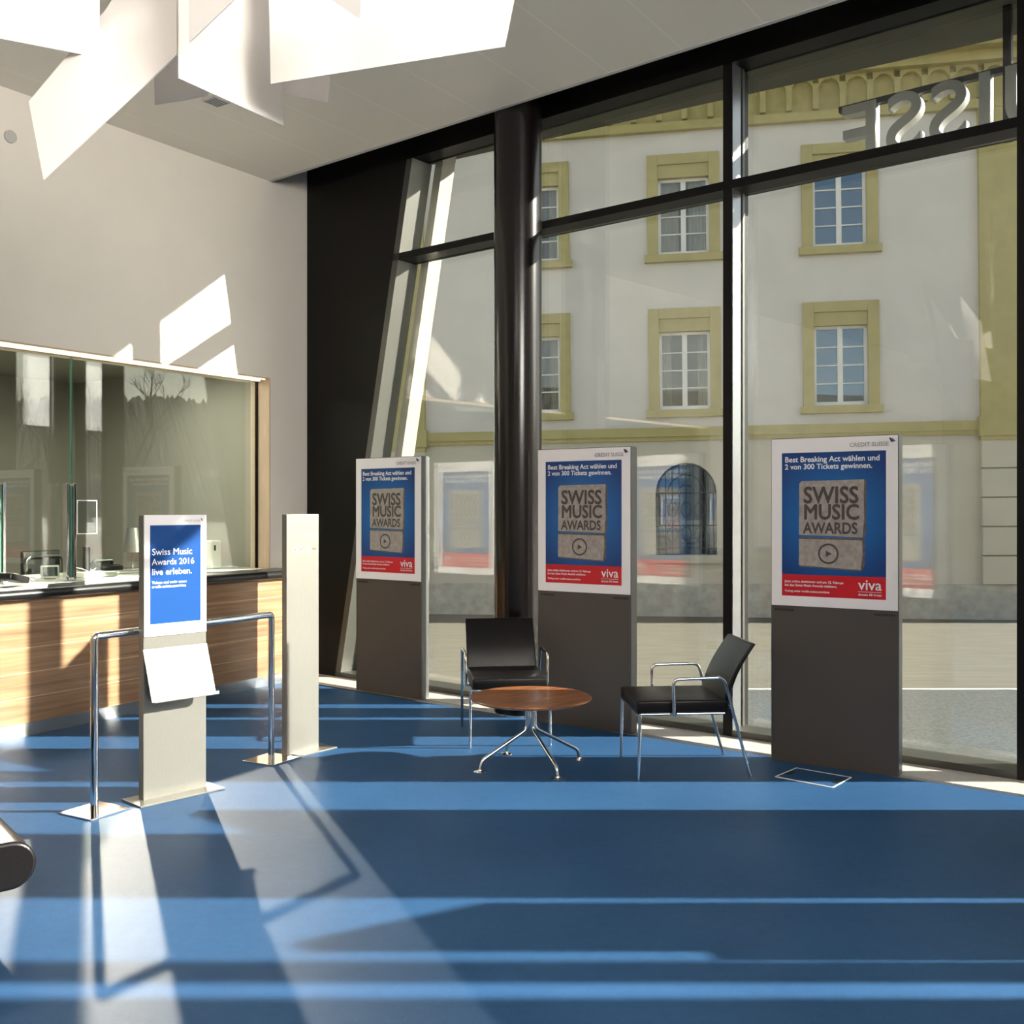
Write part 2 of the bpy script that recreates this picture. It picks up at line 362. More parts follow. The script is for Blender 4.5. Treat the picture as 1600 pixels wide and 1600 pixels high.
# ---- office behind the teller window
of = MB(); wall_seg(of, -7, .6, 0, 3.0, -3.3, -3.2); wall_seg(of, .12, .22, 0, 3.0, -3.2, -TH); wall_seg(of, -7, -6.9, 0, 3.0, -3.2, -TH)
struct(of.build('wall_office', M['back_wall']), 'dull greige wall of the office behind the teller glass', 'wall')
of = MB(); wall_seg(of, -7, .3, 2.95, 3.0, -3.3, -TH); struct(of.build('ceiling_office', M['back_wall']), 'office ceiling behind the teller glass', 'ceiling')
of = MB(); wall_seg(of, -7, .3, -.02, 0, -3.3, -TH); struct(of.build('floor_office', M['office_floor']), 'office floor behind the teller glass', 'floor')
q = wal(-2.6, -.72, 2.9); ol = area('office_fill_light', (q.x, q.y, 2.9), (0, 0, -1), 4.4, .5, 62, (1, 0.95, 0.85)); ol.rotation_euler = (0, 0, WANG)  # unseen area light added to brighten the office
# reveals
rv = MB(); wall_seg(rv, -.012, .0, O_BOT, O_TOP, -.24, .0); struct(rv.build('trim_4', M['jamb']), 'warm oak reveal at the far end of the teller window', 'reveal')
rv = MB(); wall_seg(rv, -6.2, -.012, O_TOP - .012, O_TOP, -.24, .004); struct(rv.build('trim_5', M['jamb']), 'warm oak lintel lining over the teller window', 'reveal')
rv = MB(); wall_seg(rv, -6.2, -.05, O_TOP - .03, O_TOP - .012, -.10, -.075); wall_seg(rv, -6.2, -.05, O_TOP - .022, O_TOP - .012, -.025, -.010)
tag(rv.build('light_strip', M['warm_strip']), 'warm strip light lining the top of the teller window', 'strip light')
# teller glazing: two panes side by side
GO = -.16
tw = empty('window_1', wal(0, GO, 0)); struct(tw, 'tall clear teller window above the counter', 'window')
def local(mb_fn): pass
seam = None
def tg(name, s0, s1, z0, z1, m, th=.012):
    mb = MB(); wall_seg(mb, s0, s1, z0, z1, GO - th / 2, GO + th / 2)
    o = mb.build(name, m); o.parent = tw; o.matrix_parent_inverse = Matrix.Translation(-wal(0, GO, 0)); return o
def s_at_px(px):   # wall s seen at image column px (glass plane)
    r = (px - 800) / 1600; p = wal(0, GO)
    # (p.x + s*WT.x) = r*(p.y + s*WT.y)
    return (r * p.y - p.x) / (WT.x - r * WT.y)
sg = s_at_px(111)
tg('pane', sg + .006, -.014, 1.02, O_TOP - .03, M['teller_glass'])
tg('pane', -6.15, sg - .006, 1.02, O_TOP - .03, M['teller_glass'])
tg('pane_edge', sg - .006, sg + .006, 1.02, O_TOP - .03, M['edge_glass'])
mb = MB(); wall_seg(mb, -.03, -.014, 1.02, O_TOP - .03, GO - .012, GO + .012); o = mb.build('end_profile', M['black']); o.parent = tw; o.matrix_parent_inverse = Matrix.Translation(-wal(0, GO, 0))
# ---- facade
BAY = 1.865
s_m1 = s_of(1.47, 7.09)
SM = [s_m1 - BAY, s_m1, s_m1 + BAY, s_m1 + 2 * BAY]
def fbox(mb, s0, s1, o0, o1, z0, z1):
    a, b, c, d = fac(s0, o0, z0), fac(s1, o0, z0), fac(s1, o1, z0), fac(s0, o1, z0)
    mb.prism([a, b, c, d], (0, 0, z1 - z0)); return mb
MW = .068; GD = .17; TZ0, TZ1 = 3.765, 3.825; HZ = 4.63
slB = s_of(-1.656, 9.57); slT = s_of(-.906, 8.97)          # slanted post, bottom z=0 / top z=4.75
def sl(z): return slB + (slT - slB) * z / 4.75
def rel(o, par):
    o.parent = par; o.matrix_parent_inverse = Matrix.Translation(-Vector(par.location)); return o
def bay(idx, s0, s1, label, slanted=False, last=False):
    w_ = empty('window_%d' % idx, fac((s0 + s1) / 2)); struct(w_, label, 'window')
    if slanted:
        def quad(mb, z0, z1, da, o0, o1, ds=0):
            pts = [fac(sl(z0) + da + ds, o0, z0), fac(s1, o0, z0), fac(s1, o0, z1), fac(sl(z1) + da + ds, o0, z1)]
            mb.prism(pts, NV * (o1 - o0)); return mb
        rel(quad(MB(), .05, TZ0, .05, GD, GD + .03).build('pane', M['glass']), w_)
        rel(quad(MB(), TZ1, HZ, .05, GD, GD + .03).build('pane', M['glass']), w_)
        mb = MB(); pts = [fac(sl(0), -.0, 0), fac(sl(0) + .07, 0, 0), fac(sl(HZ) + .07, 0, HZ), fac(sl(HZ), 0, HZ)]
        mb.prism(pts, NV * .25); rel(mb.build('slanted_post', M['sill']), w_)
        mb = MB(); fbox(mb, sl(TZ0), s1, 0, GD + .06, TZ0, TZ1); rel(mb.build('transom', M['frame']), w_)
        mb = MB(); fbox(mb, sl(0) + .02, s1, 0, GD + .06, 0, .045); rel(mb.build('bottom_rail', M['sill']), w_)
        return w_
    rel(fbox(MB(), s0 + MW, s1, GD, GD + .03, .05, TZ0).build('pane', M['glass']), w_)
    rel(fbox(MB(), s0 + MW, s1, GD, GD + .03, TZ1, HZ).build('pane', M['glass']), w_)
    rel(fbox(MB(), s0, s0 + MW, 0, .16 if idx == 7 else .25, 0, HZ).build('mullion', M['frame']), w_)
    rel(fbox(MB(), s0 + MW, s0 + MW + .004, .004, GD - .04, 0.046, HZ).build('lit_side_plate', M['lit_side']), w_)  # thin pale plate painting the mullion's sunlit side
    rel(fbox(MB(), s0 + MW, s0 + MW + .012, GD - .03, GD, 0.05, HZ).build('glazing_bead', M['sill']), w_)
    rel(fbox(MB(), s0 + MW, s1, 0, GD + .06, TZ0, TZ1).build('transom', M['frame']), w_)
    rel(fbox(MB(), s0 + MW, s1, 0, GD + .06, 0, .045).build('bottom_rail', M['sill']), w_)
    return w_
bay(2, sl(0), SM[0], 'far glazed bay beside the slanting post and black wall', slanted=True)
bay(3, SM[0], SM[1], 'glazed bay between the round column and the middle mullion')
bay(4, SM[1], SM[2], 'large glazed bay at the right behind the nearest display panel')
sp4 = s_of(4.38, 4.73); sp5 = s_of(5.15, 4.10)
bay(5, SM[2], sp4, 'glazed bay beyond the right edge of the view')
s6 = s_of(6.02, 3.41)
bay(6, sp5 - MW, s6, 'entrance glazing beyond the added sun blocker')
bay(7, s6, s_end, 'narrow side light at the end of the glazing')
pr = MB(); fbox(pr, sp4, sp5, 0, .25, 0, HZ); struct(pr.build('wall_sun_blocker', M['black_panel']), 'black panel added out of view to block the sun', 'sun blocker')  # unseen panel added to keep the sun off a band of floor
hd = MB(); fbox(hd, s_corn, s_end, 0, .21, HZ, 5.2)
struct(hd.build('trim_6', M['black']), 'black head beam running above all the glazing', 'head beam')
bw = MB(); pts = [fac(s_corn, 0, 0), fac(sl(0), 0, 0), fac(sl(HZ), 0, HZ), fac(s_corn, 0, HZ)]; bw.prism(pts, NV * .25)
struct(bw.build('wall_end', M['black_panel']), 'black solid wall panel left of the slanting post', 'wall')
mb = MB(); fbox(mb, s_corn, sl(TZ0), -.004, 0.0, TZ0, TZ0 + .008)
# outer fin of the slanting post, sunlit
fn = MB(); pts = [fac(sl(0) + .10, .26, -.1), fac(sl(0) + .19, .26, -.1), fac(sl(4.8) + .19, .26, 4.8), fac(sl(4.8) + .10, .26, 4.8)]
fn.prism(pts, NV * .16); struct(fn.build('trim_7', mat('ivory cladding', (0.26, 0.24, 0.19), 0.6)), 'ivory outer cladding fin beside the slanting post', 'cladding')
# column
cm = MB(); cm.lathe([(.184, 0), (.184, 5.2)], (.045, 7.86, 0), 64)
struct(cm.build('column', M['column'], smooth=True), 'round dark bronze column rising to the ceiling before the glazing', 'column')
cm = MB(); cm.lathe([(.192, 0.001), (.192, .012), (.186, .014)], (.045, 7.86, 0), 64)
struct(cm.build('trim_8', M['chrome'], smooth=True), 'thin steel ring around the foot of the column', 'ring')
# canopy outside
e0, e1 = Vector((.266, 9.07, 0)), Vector((3.48, 7.05, 0)); ed = (e1 - e0)
ea, eb = e0 - ed * 1.3, e0 + ed * 2.4
ia, ib = fac(s_corn - 2, .212), fac(s_end + 3, .212)
cn = MB(); cn.prism([(ia.x, ia.y, 4.83), (ib.x, ib.y, 4.83), (eb.x, eb.y, 4.83), (ea.x, ea.y, 4.83)], (0, 0, .5))
struct(cn.build('roof_canopy', M['soffit']), 'dark canopy jutting out over the glazing outside', 'canopy')

# ---- exterior ground
gd = MB()
g0, g1 = fac(s_corn - 1.5, .26), fac(s_end + 1, .26)
gd.prism([(-.68, 9.12, -.12), (g1.x, g1.y, -.12), (120, g1.y, -.12), (120, 9.12, -.12)], (0, 0, .07))
struct(gd.build('pavement', M['asphalt']), 'grey speckled asphalt pavement outside the glazing', 'pavement')
kb = MB(); kb.box((59.6, 9.16, -.09), (120.6, .07, .09)); struct(kb.build('kerb', M['kerb']), 'pale kerb line between pavement and road', 'kerb')
rd = MB(); rd.prism([(-60, 9.19, -.055), (260, 9.19, -.055), (260, 60, -2.4), (-60, 60, -2.4)], (0, 0, -.1))
# simple slope: road falls towards the houses
struct(rd.build('road', M['road']), 'sunlit tan road in front of the pale building', 'road')

# ------------------------------------------------------------ building opposite
BY0 = 21.0; BA = math.atan(-.178)
bl = empty('apartment_building', (0, BY0, 0)); bl.rotation_euler = (0, R(-.55), BA)
tag(bl, 'pale two-tone building with ochre window surrounds across the road', 'building')
cosA = math.cos(BA)
def bx(x): return x / cosA     # world X on the plane -> local x
def B(mb, x0, x1, y0, y1, z0, z1): mb.box(((x0 + x1) / 2, (y0 + y1) / 2, (z0 + z1) / 2), (x1 - x0, y1 - y0, z1 - z0)); return mb
xs = [bx(.53), bx(3.48), bx(6.42)]
WL, WR = bx(-2.48), 15.0
# wall with window holes (front skin 0.35 thick) built from strips
def holes_wall(name, m, z0, z1, rows, th=.35, y=0.0):
    mb = MB(); cuts = []
    for (zl, zh, half) in rows:
        cuts.append((zl, zh, half))
    z = z0
    for (zl, zh, half) in cuts:
        B(mb, WL, WR, y, y + th, z, zl)
        x = WL
        for cx in xs:
            B(mb, x, cx - half, y, y + th, zl, zh); x = cx + half
        B(mb, x, WR, y, y + th, zl, zh); z = zh
    B(mb, WL, WR, y, y + th, z, z1)
    return mb.build(name, m, bl)
SH = .50
holes_wall('wall', M['render'], 3.0, 9.05, [(3.53, 5.33, SH), (6.62, 8.40, SH)])
holes_wall('ground_floor_wall', M['render_low'], -1.0, 3.0, [(.62, 2.48, .62)])
B(MB(), WL, WR, .5, 9, -1, 10.4).build('inner_core', mat('dark rooms', (.03, .032, .035), .9), bl)
mb = MB(); B(mb, WL, WR, -.10, .0, 2.98, 3.16); B(mb, WL, WR, -.06, .0, 2.90, 2.98); mb.build('string_course', M['olive'], bl)
mb = MB(); B(mb, WL - .04, WR, -.07, .0, -1.0, .05); mb.build('plinth', M['plinth_stone'], bl, bevel=.01)
# pilasters
for (x0, x1) in ((WL - .05, bx(-1.76)), (bx(8.90), bx(10.2))):
    mb = MB(); B(mb, x0, x1, -.12, .0, 3.16, 9.05); mb.build('pilaster', M['olive'], bl)
    mb = MB(); B(mb, x0 - .05, x1 + .05, -.2, .0, 2.86, 3.22); B(mb, x0 - .02, x1 + .02, -.16, .0, 2.78, 2.86); mb.build('pilaster_base', M['olive'], bl)
    mb = MB()
    for k in range(5): B(mb, x0, x1, -.13, .0, .06 + k * .55, .59 + k * .55)
    mb.build('quoins', M['render_low'], bl, bevel=.012)
# cornice with round-headed corbel table
mb = MB(); B(mb, WL - .1, WR, -.14, .0, 9.05, 9.22); B(mb, WL - .1, WR, -.06, .0, 9.22, 9.90); mb.build('frieze', M['olive'], bl)
mb = MB(); n = int((WR - WL) / .50)
for k in range(n + 1):
    cx = WL + .1 + k * .50
    B(mb, cx - .055, cx + .055, -.20, -.05, 9.24, 9.72)
for k in range(n):
    cx = WL + .35 + k * .50
    # arch spandrels over each niche
    top = 9.86; r = .195; zc = 9.62
    prev = None
    for j in range(9):
        t = math.pi * j / 8; p = (cx - r * math.cos(t), zc + r * math.sin(t))
        if prev: mb.prism([(prev[0], -.18, prev[1]), (p[0], -.18, p[1]), (p[0], -.18, top), (prev[0], -.18, top)], (0, .12, 0))
        prev = p
mb.build('corbel_table', M['olive'], bl)
mb = MB(); B(mb, WL - .3, WR, -.35, .1, 9.86, 10.05); B(mb, WL - .45, WR, -.6, .1, 10.05, 10.2); B(mb, WL - .6, WR, -.9, .1, 10.2, 10.32); mb.build('cornice', M['olive'], bl)
mb = MB(); mb.prism([(WL - .7, -1.05, 10.32), (WR, -1.05, 10.32), (WR, 8, 14.2), (WL - .7, 8, 14.2)], (0, 0, .14)); mb.build('roof', M['roof'], bl)
# windows
def window(cx, z0, z1, curtain):
    # opening z0..z1 clear; surround .22 wide
    mb = MB(); hw = SH; s = .21
    B(mb, cx - hw - s, cx - hw, -.07, .06, z0 - .02, z1 + .2); B(mb, cx + hw, cx + hw + s, -.07, .06, z0 - .02, z1 + .2)
    B(mb, cx - hw, cx + hw, -.07, .06, z1, z1 + .2); B(mb, cx - hw - s - .06, cx + hw + s + .06, -.13, .1, z0 - .17, z0 - .02)
    B(mb, cx - hw, cx + hw, -.02, .2, z1 - .26, z1)
    w_ = mb.build('window', M['olive'], bl, bevel=.006)
    z1 -= .26
    fr = MB(); y0, y1 = .10, .16
    for xx in (-hw, hw - .055): B(fr, cx + xx, cx + xx + .055, y0, y1, z0, z1)
    B(fr, cx - hw, cx + hw, y0, y1, z0, z0 + .07); B(fr, cx - hw, cx + hw, y0, y1, z1 - .055, z1)
    B(fr, cx - .05, cx + .05, y0 - .01, y1, z0, z1)
    for k in (1, 2, 3):
        zz = z0 + .07 + (z1 - z0 - .12) * k / 4; B(fr, cx - hw, cx + hw, y0 + .01, y1, zz - .012, zz + .012)
    fr.build('casement_frame', M['win_white'], w_)
    pn = MB(); B(pn, cx - hw + .02, cx + hw - .02, y0 + .035, y0 + .045, z0, z1); pn.build('pane', glass_dim if curtain else glass_pane, w_)
    if curtain:
        cu = MB()
        for sgn in (-1, 1):
            w0 = .24 if curtain == 1 else .40
            xs_ = [cx + sgn * (hw - w0 * j / 12) for j in range(13)]
            prev = None
            for j, x in enumerate(xs_):
                y = .30 + .025 * (j % 2)
                if prev: cu.prism([(prev[0], prev[1], z0), (x, y, z0), (x, y, z1), (prev[0], prev[1], z1)], (0, .006, 0))
                prev = (x, y)
        cu.build('curtain', M['curtain'], w_)
    return w_
glass_pane = glass_mat('house window glass', (0.70, 0.76, 0.78), 0.16, 0.95, 4.0); glass_pane.node_tree.nodes['Glossy BSDF'].inputs[0].default_value = (0.55, 0.76, 1.0, 1)  # blue of the reflected sky is put into the gloss colour
glass_dim = glass_mat('house window glass, curtained', (0.80, 0.82, 0.80), 0.08, 0.95, 4.0)
for i, cx in enumerate(xs):
    window(cx, 3.53, 5.33, (1, 1, 0)[i]); window(cx, 6.62, 8.40, (1, 2, 0)[i])
def arch_window(cx):
    z0, zs, r = .62, 1.86, .60
    mb = MB(); prev = None
    for j in range(13):                               # spandrel filling the square head
        t = math.pi * j / 12; p = (cx - r * math.cos(t), zs + r * math.sin(t))
        if prev: mb.prism([(prev[0], .0, prev[1]), (p[0], .0, p[1]), (p[0], .0, 2.49), (prev[0], .0, 2.49)], (0, .3, 0))
        prev = p
    for xx in (-.62, .60): B(mb, cx + xx, cx + xx + .02, 0, .3, z0, 2.49)
    B(mb, cx - .75, cx + .75, -.1, .1, z0 - .16, z0)
    w_ = mb.build('arched_window', M['render_low'], bl)
    g = MB()
    for k in range(-4, 5):
        x = cx + k * .135; h = zs + math.sqrt(max(0, r * r - (k * .135) ** 2)); g.cyl((x, .05, z0), (x, .05, h), .011, n=6)
    for z in (.75, 1.2, 1.86): g.cyl((cx - r, .05, z), (cx + r, .05, z), .013, n=6)
    for rr in (r - .02, .36, .16):
        g.tube([(cx - rr * math.cos(math.pi * j / 14), .04, zs + rr * math.sin(math.pi * j / 14)) for j in range(15)], .013, 6)
    for zc in (1.03, 1.53):
        for xc in (-.27, 0, .27): g.tube([(cx + xc + .1 * math.cos(math.pi * j / 8), .035, zc + .14 * math.sin(math.pi * j / 8)) for j in range(17)], .010, 6)
    g.build('iron_grille', M['iron'], w_)
    pn = MB(); B(pn, cx - r, cx + r, .2, .22, z0, 2.48); pn.build('pane', glass_pane, w_)
for cx in xs: arch_window(cx)

# far hill with forest and bare trees to the right, seen in the teller glass
random.seed(4)
hl = MB(); prev = None
for k in range(601):
    t = k / 600; y = -140 + 400 * t
    h = 27 + 9 * math.sin(t * 5.0 + .6) + 4 * math.sin(t * 17) + random.uniform(-1.2, 1.2)
    p = (y, h)
    if prev:
        v = [(300, prev[0], prev[1]), (300, p[0], p[1]), (200, p[0], -1), (200, prev[0], -1), (420, prev[0], -1), (420, p[0], -1)]
        f = [hl.bm.verts.new(c) for c in v]
        hl.bm.faces.new((f[3], f[2], f[1], f[0])); hl.bm.faces.new((f[0], f[1], f[5], f[4]))
    prev = p
struct(hl.build('hill', M['forest']), 'distant wooded hill down the street', 'hill')
gr = MB(); gr.prism([(8.9, -200, -.5), (420, -200, -.5), (420, 9.2, -.5), (8.9, 2.0, -.5)], (0, 0, .3))
struct(gr.build('ground', M['asphalt']), 'grey ground down the street', 'ground')
def bare_tree(x, y, h, seed):
    rnd = random.Random(seed); mb = MB()
    def br(p, d, l, r, n):
        q = p + d * l; mb.cyl(p, q, r, r * .62, n=5, cap=False)
        if n == 0: return
        for _ in range(3 if n > 1 else 4):
            nd = (d + Vector((rnd.uniform(-.7, .7), rnd.uniform(-.7, .7), rnd.uniform(-.1, .45)))).normalized()
            br(p + d * l * rnd.uniform(.55, 1), nd, l * rnd.uniform(.55, .8), r * .5, n - 1)
    br(Vector((0, 0, 0)), Vector((0, 0, 1)), h * .34, h * .018, 5)
    return mb.build('bare_tree', M['bark'], None, (x, y, -.3))
for i, (x, y, h, lab) in enumerate(((46, 6.5, 11, 'leafless tree by the street reflected right of centre in the teller glass'), (52, 10.6, 13, 'taller leafless tree reflected beside the teller glass seam'), (60, 3.0, 12, 'leafless tree reflected at the left of the teller glass'))):
    tag(bare_tree(x, y, h, i), lab, 'tree')

# ------------------------------------------------------------ sign letters outside
sg_ = empty('sign_lettering', fac(s_of(2.49, 6.4), .75, 4.02)); tag(sg_, 'silver sign letters hung on a dark rail outside, read backwards', 'sign')
o_sign = .77
def px_s(px, o):  # s on line offset o seen at column px
    r = (px - 800) / 1600; p = fac(0, o); return (r * p.y - p.x) / (TV.x - r * TV.y)
s_E = px_s(1316, o_sign)
rail = fbox(MB(), s_E - .02, s_E + 3.6, o_sign - .02, o_sign + .03, 4.40, 4.44); rel(rail.build('rail', M['black']), sg_)
for s0 in (px_s(1568, o_sign), s_E + 2.9):
    hg = MB(); fbox(hg, s0, s0 + .05, o_sign - .02, o_sign + .03, 3.95, 4.83); rel(hg.build('hanger', M['black']), sg_)
cu = bpy.data.curves.new('letters', 'FONT'); cu.body = 'CREDIT SUISSE'; cu.align_x = 'RIGHT'; cu.size = .58; cu.extrude = .045; cu.offset = .006; cu.space_character = 1.08
cu.materials.append(M['letter'])
lt = bpy.data.objects.new('letters', cu); C.objects.link(lt)
# read from outside: local +x runs towards the left as seen from inside
xa = -TV; lt.matrix_world = Matrix.Translation(fac(s_E, o_sign, 4.02)) @ Matrix(((xa.x, 0, NV.x, 0), (xa.y, 0, NV.y, 0), (0, 1, 0, 0), (0, 0, 0, 1)))
lm = Matrix.Translation(fac(s_E, o_sign, 4.02) - Vector(sg_.location)) @ Matrix(((xa.x, 0, NV.x, 0), (xa.y, 0, NV.y, 0), (0, 1, 0, 0), (0, 0, 0, 1))); lt.parent = sg_; lt.matrix_local = lm

# ------------------------------------------------------------ display panels
PW, PH, PT = .752, 1.995, .085
def poster(root, side):
    """side -1 front (local -y), +1 back"""
    yy = side * PT / 2; rotz = 0 if side < 0 else math.pi
    po = MB().box((0, -PT / 2 - .004, (0.967 + 1.995) / 2), (PW, .010, 1.995 - .967), bevel=.0015).build('poster_frame', M['poster_white'], root)
    po.rotation_euler = (0, 0, rotz)
    y = -PT / 2 - .0095
    iw, it, ib = .62, 1.995 - .088, .967 + .062; x0 = -iw / 2; ih = it - ib
    P = lambda u, v: (x0 + u * iw, it - v * ih)
    def flat(name, pts, m, dy, cent=None):
        cx, cz = cent if cent else (0, 0)
        mb = MB(); mb.prism([(a - cx, 0, b - cz) for a, b in pts], (0, -.0006, 0)); o = mb.build(name, m, po); o.location = (cx, y - dy, cz); return o
    flat('blue_print', [P(0, .0), P(1, 0), P(1, .85), P(0, .85)], M['print_blue'], 0, (0, P(.5, .45)[1]))
    flat('red_print', [P(0, .85), P(1, .85), P(1, 1), P(0, 1)], M['print_red'], 0)
    flat('stone_side_print', [P(.80, .205), P(.822, .20), P(.818, .56), P(.79, .595), P(.80, .60), P(.81, .62), P(.805, .77), P(.775, .815), P(.18, .795), P(.17, .60), P(.19, .585), P(.76, .59)], M['stone_side'], .0008)
    flat('stone_print', [P(.175, .215), P(.20, .198), P(.80, .192), P(.795, .30), P(.80, .45), P(.785, .585), P(.50, .578), P(.172, .572)], M['stone_print'], .0016)
    flat('stone_print', [P(.172, .600), P(.78, .605), P(.785, .70), P(.765, .805), P(.45, .795), P(.170, .785)], M['stone_print'], .0016)
    ya = y - .0032
    def T(s, u, v, wd, m='print_white', bold=.02, height=None, **k):
        a, b = P(u, v); return text(s, po, M[m], a, ya, b, width=wd * iw, height=height, bold=bold, **k)
    T('Best Breaking Act wählen und', .03, .065, .905, bold=.022); T('2 von 300 Tickets gewinnen.', .03, .115, .84, bold=.022)
    T('SWISS', .215, .350, .52, 'carve', .026, .098); T('MUSIC', .215, .462, .52, 'carve', .026, .090); T('AWARDS', .215, .560, .52, 'carve', .026, .066)
    # play mark
    cx, cz = P(.46, .70); mb = MB(); n = 40
    vi = [mb.bm.verts.new((cx + .051 * math.cos(2 * math.pi * k / n), ya, cz + .051 * math.sin(2 * math.pi * k / n))) for k in range(n)]
    vo = [mb.bm.verts.new((cx + .062 * math.cos(2 * math.pi * k / n), ya, cz + .062 * math.sin(2 * math.pi * k / n))) for k in range(n)]
    for k in range(n): mb.bm.faces.new((vi[k], vi[(k + 1) % n], vo[(k + 1) % n], vo[k]))
    mb.prism([(cx - .015, ya, cz + .019), (cx + .022, ya, cz), (cx - .015, ya, cz - .019)], (0, -.0003, 0))
    mb.build('play_mark', M['carve'], po)
    T('viva', .745, .938, .215, bold=.01); T('Access All Areas', .745, .978, .215, bold=.02)
    a, b = P(.745, .952); MB().box((a + .065, ya, b), (.135, .0006, .0022)).build('rule', M['print_white'], po)
    T('Jetzt online abstimmen und am 12. Februar', .03, .905, .58, bold=.02); T('bei den Swiss Music Awards mitfeiern.', .03, .932, .51, bold=.02)
    T('Voting unter credit-suisse.com/sma', .03, .972, .44, bold=.02)
    # bank name and sail mark
    text('CREDIT SUISSE', po, M['print_grey'], .10, ya, 1.995 - .062, width=.225, bold=.008)
    sx, sz = .327, 1.995 - .040
    mb = MB(); mb.prism([(sx, ya, sz + .026), (sx + .008, ya, sz + .026), (sx + .030, ya, sz), (sx + .012, ya, sz)], (0, -.0005, 0))
    mb.prism([(sx + .014, ya, sz + .020), (sx + .020, ya, sz + .022), (sx + .038, ya, sz + .004), (sx + .030, ya, sz + .004)], (0, -.0005, 0)); mb.build('sail_mark', M['print_navy'], po)
    return po
def make_panel():
    root = empty('display_panel', (0, 0, 0))
    mb = MB(); mb.box((0, 0, PH / 2), (PW - .012, PT, PH)); mb.build('body', M['taupe'], root)
    mb = MB()
    for sx in (-1, 1): mb.box((sx * (PW / 2 - .001), 0, PH / 2), (.012, PT + .004, PH), bevel=.002)
    mb.build('side_profile', M['taupe_edge'], root)
    mb = MB(); mb.box((0, 0, PH + .002), (PW, PT + .002, .005)); mb.build('top_cap', M['taupe_edge'], root)
    for side in (-1, 1):
        for base in (-.365, .235):
            mb = MB()
            for k in range(9): mb.box((base + .012 + k * .0135, side * (PT / 2), .940), (.007, .003, .014))
            mb.build('vent_slots', M['slot'], root)
    poster(root, -1); poster(root, 1)
    return root
panels = [((1.615, 6.384), (2.258, 5.970), 'nearest tall taupe display panel with poster, right of the chairs'),
          ((.202, 7.518), (.818, 7.111), 'middle tall taupe display panel with poster, beside the round column'),
          ((-1.339, 8.85), (-.7458, 8.40), 'farthest tall taupe display panel with poster, left of the round column'),
          ((3.14, 5.25), (3.74, 4.78), 'display panel outside the right edge of the view'),
          ((4.10, 3.64), (4.68, 3.96), 'turned panel added outside the view for its shadow on the floor')]  # last one is an unseen blocker, added to shadow the floor
proto = None
for (l, r, lab) in panels:
    if proto is None: proto = make_panel(); o = proto
    else: o = copy_tree(proto)
    d = Vector((r[0] - l[0], r[1] - l[1])).normalized(); mid = (Vector(l) + Vector(r)) / 2
    n = Vector((-d.y, d.x)); mid = mid + n * (PT / 2)
    o.location = (mid.x, mid.y, 0); o.rotation_euler = (0, 0, math.atan2(d.y, d.x))
    tag(o, lab, 'display panel', 'double-sided poster panels along the glazing')
# unseen block added outside the frame to shade a strip of floor
mb = MB(); mb.box((3.91, 3.60, .64), (.29, .11, 1.28), bevel=.005); tag(mb.build('floor_shade_block', M['taupe']), 'slim block added outside the view to shade a floor strip', 'shade block')

# ------------------------------------------------------------ floor box
fb = empty('floor_box', (1.754, 5.958, 0)); tag(fb, 'flush floor socket box with bright rim in front of the nearest panel', 'floor box')
cs = [Vector((1.536, 5.971, 0)), Vector((1.714, 6.172, 0)), Vector((1.971, 5.953, 0)), Vector((1.796, 5.738, 0))]
cc = Vector((1.754, 5.958, 0)); cs = [c - cc for c in cs]
mb = MB()
for a, b in zip(cs, cs[1:] + cs[:1]):
    d = (b - a).normalized(); n = Vector((-d.y, d.x, 0)) * .0035
    mb.prism([a - n, b - n, b + n, a + n], (0, 0, .004))
mb.build('rim', M['poster_white'], fb)
MB().prism([c * .985 for c in cs], (0, 0, .0015)).build('lid', M['floor'], fb)
mb = MB()
for (a, b) in ((cs[0], cs[1]), (cs[2], cs[3])):
    m_ = (a + b) / 2 * .84; d = (b - a).normalized(); mb.box((m_.x, m_.y, .002), (.07, .035, .002), rz=math.atan2(d.y, d.x))
mb.build('cable_outlet', M['slot'], fb)

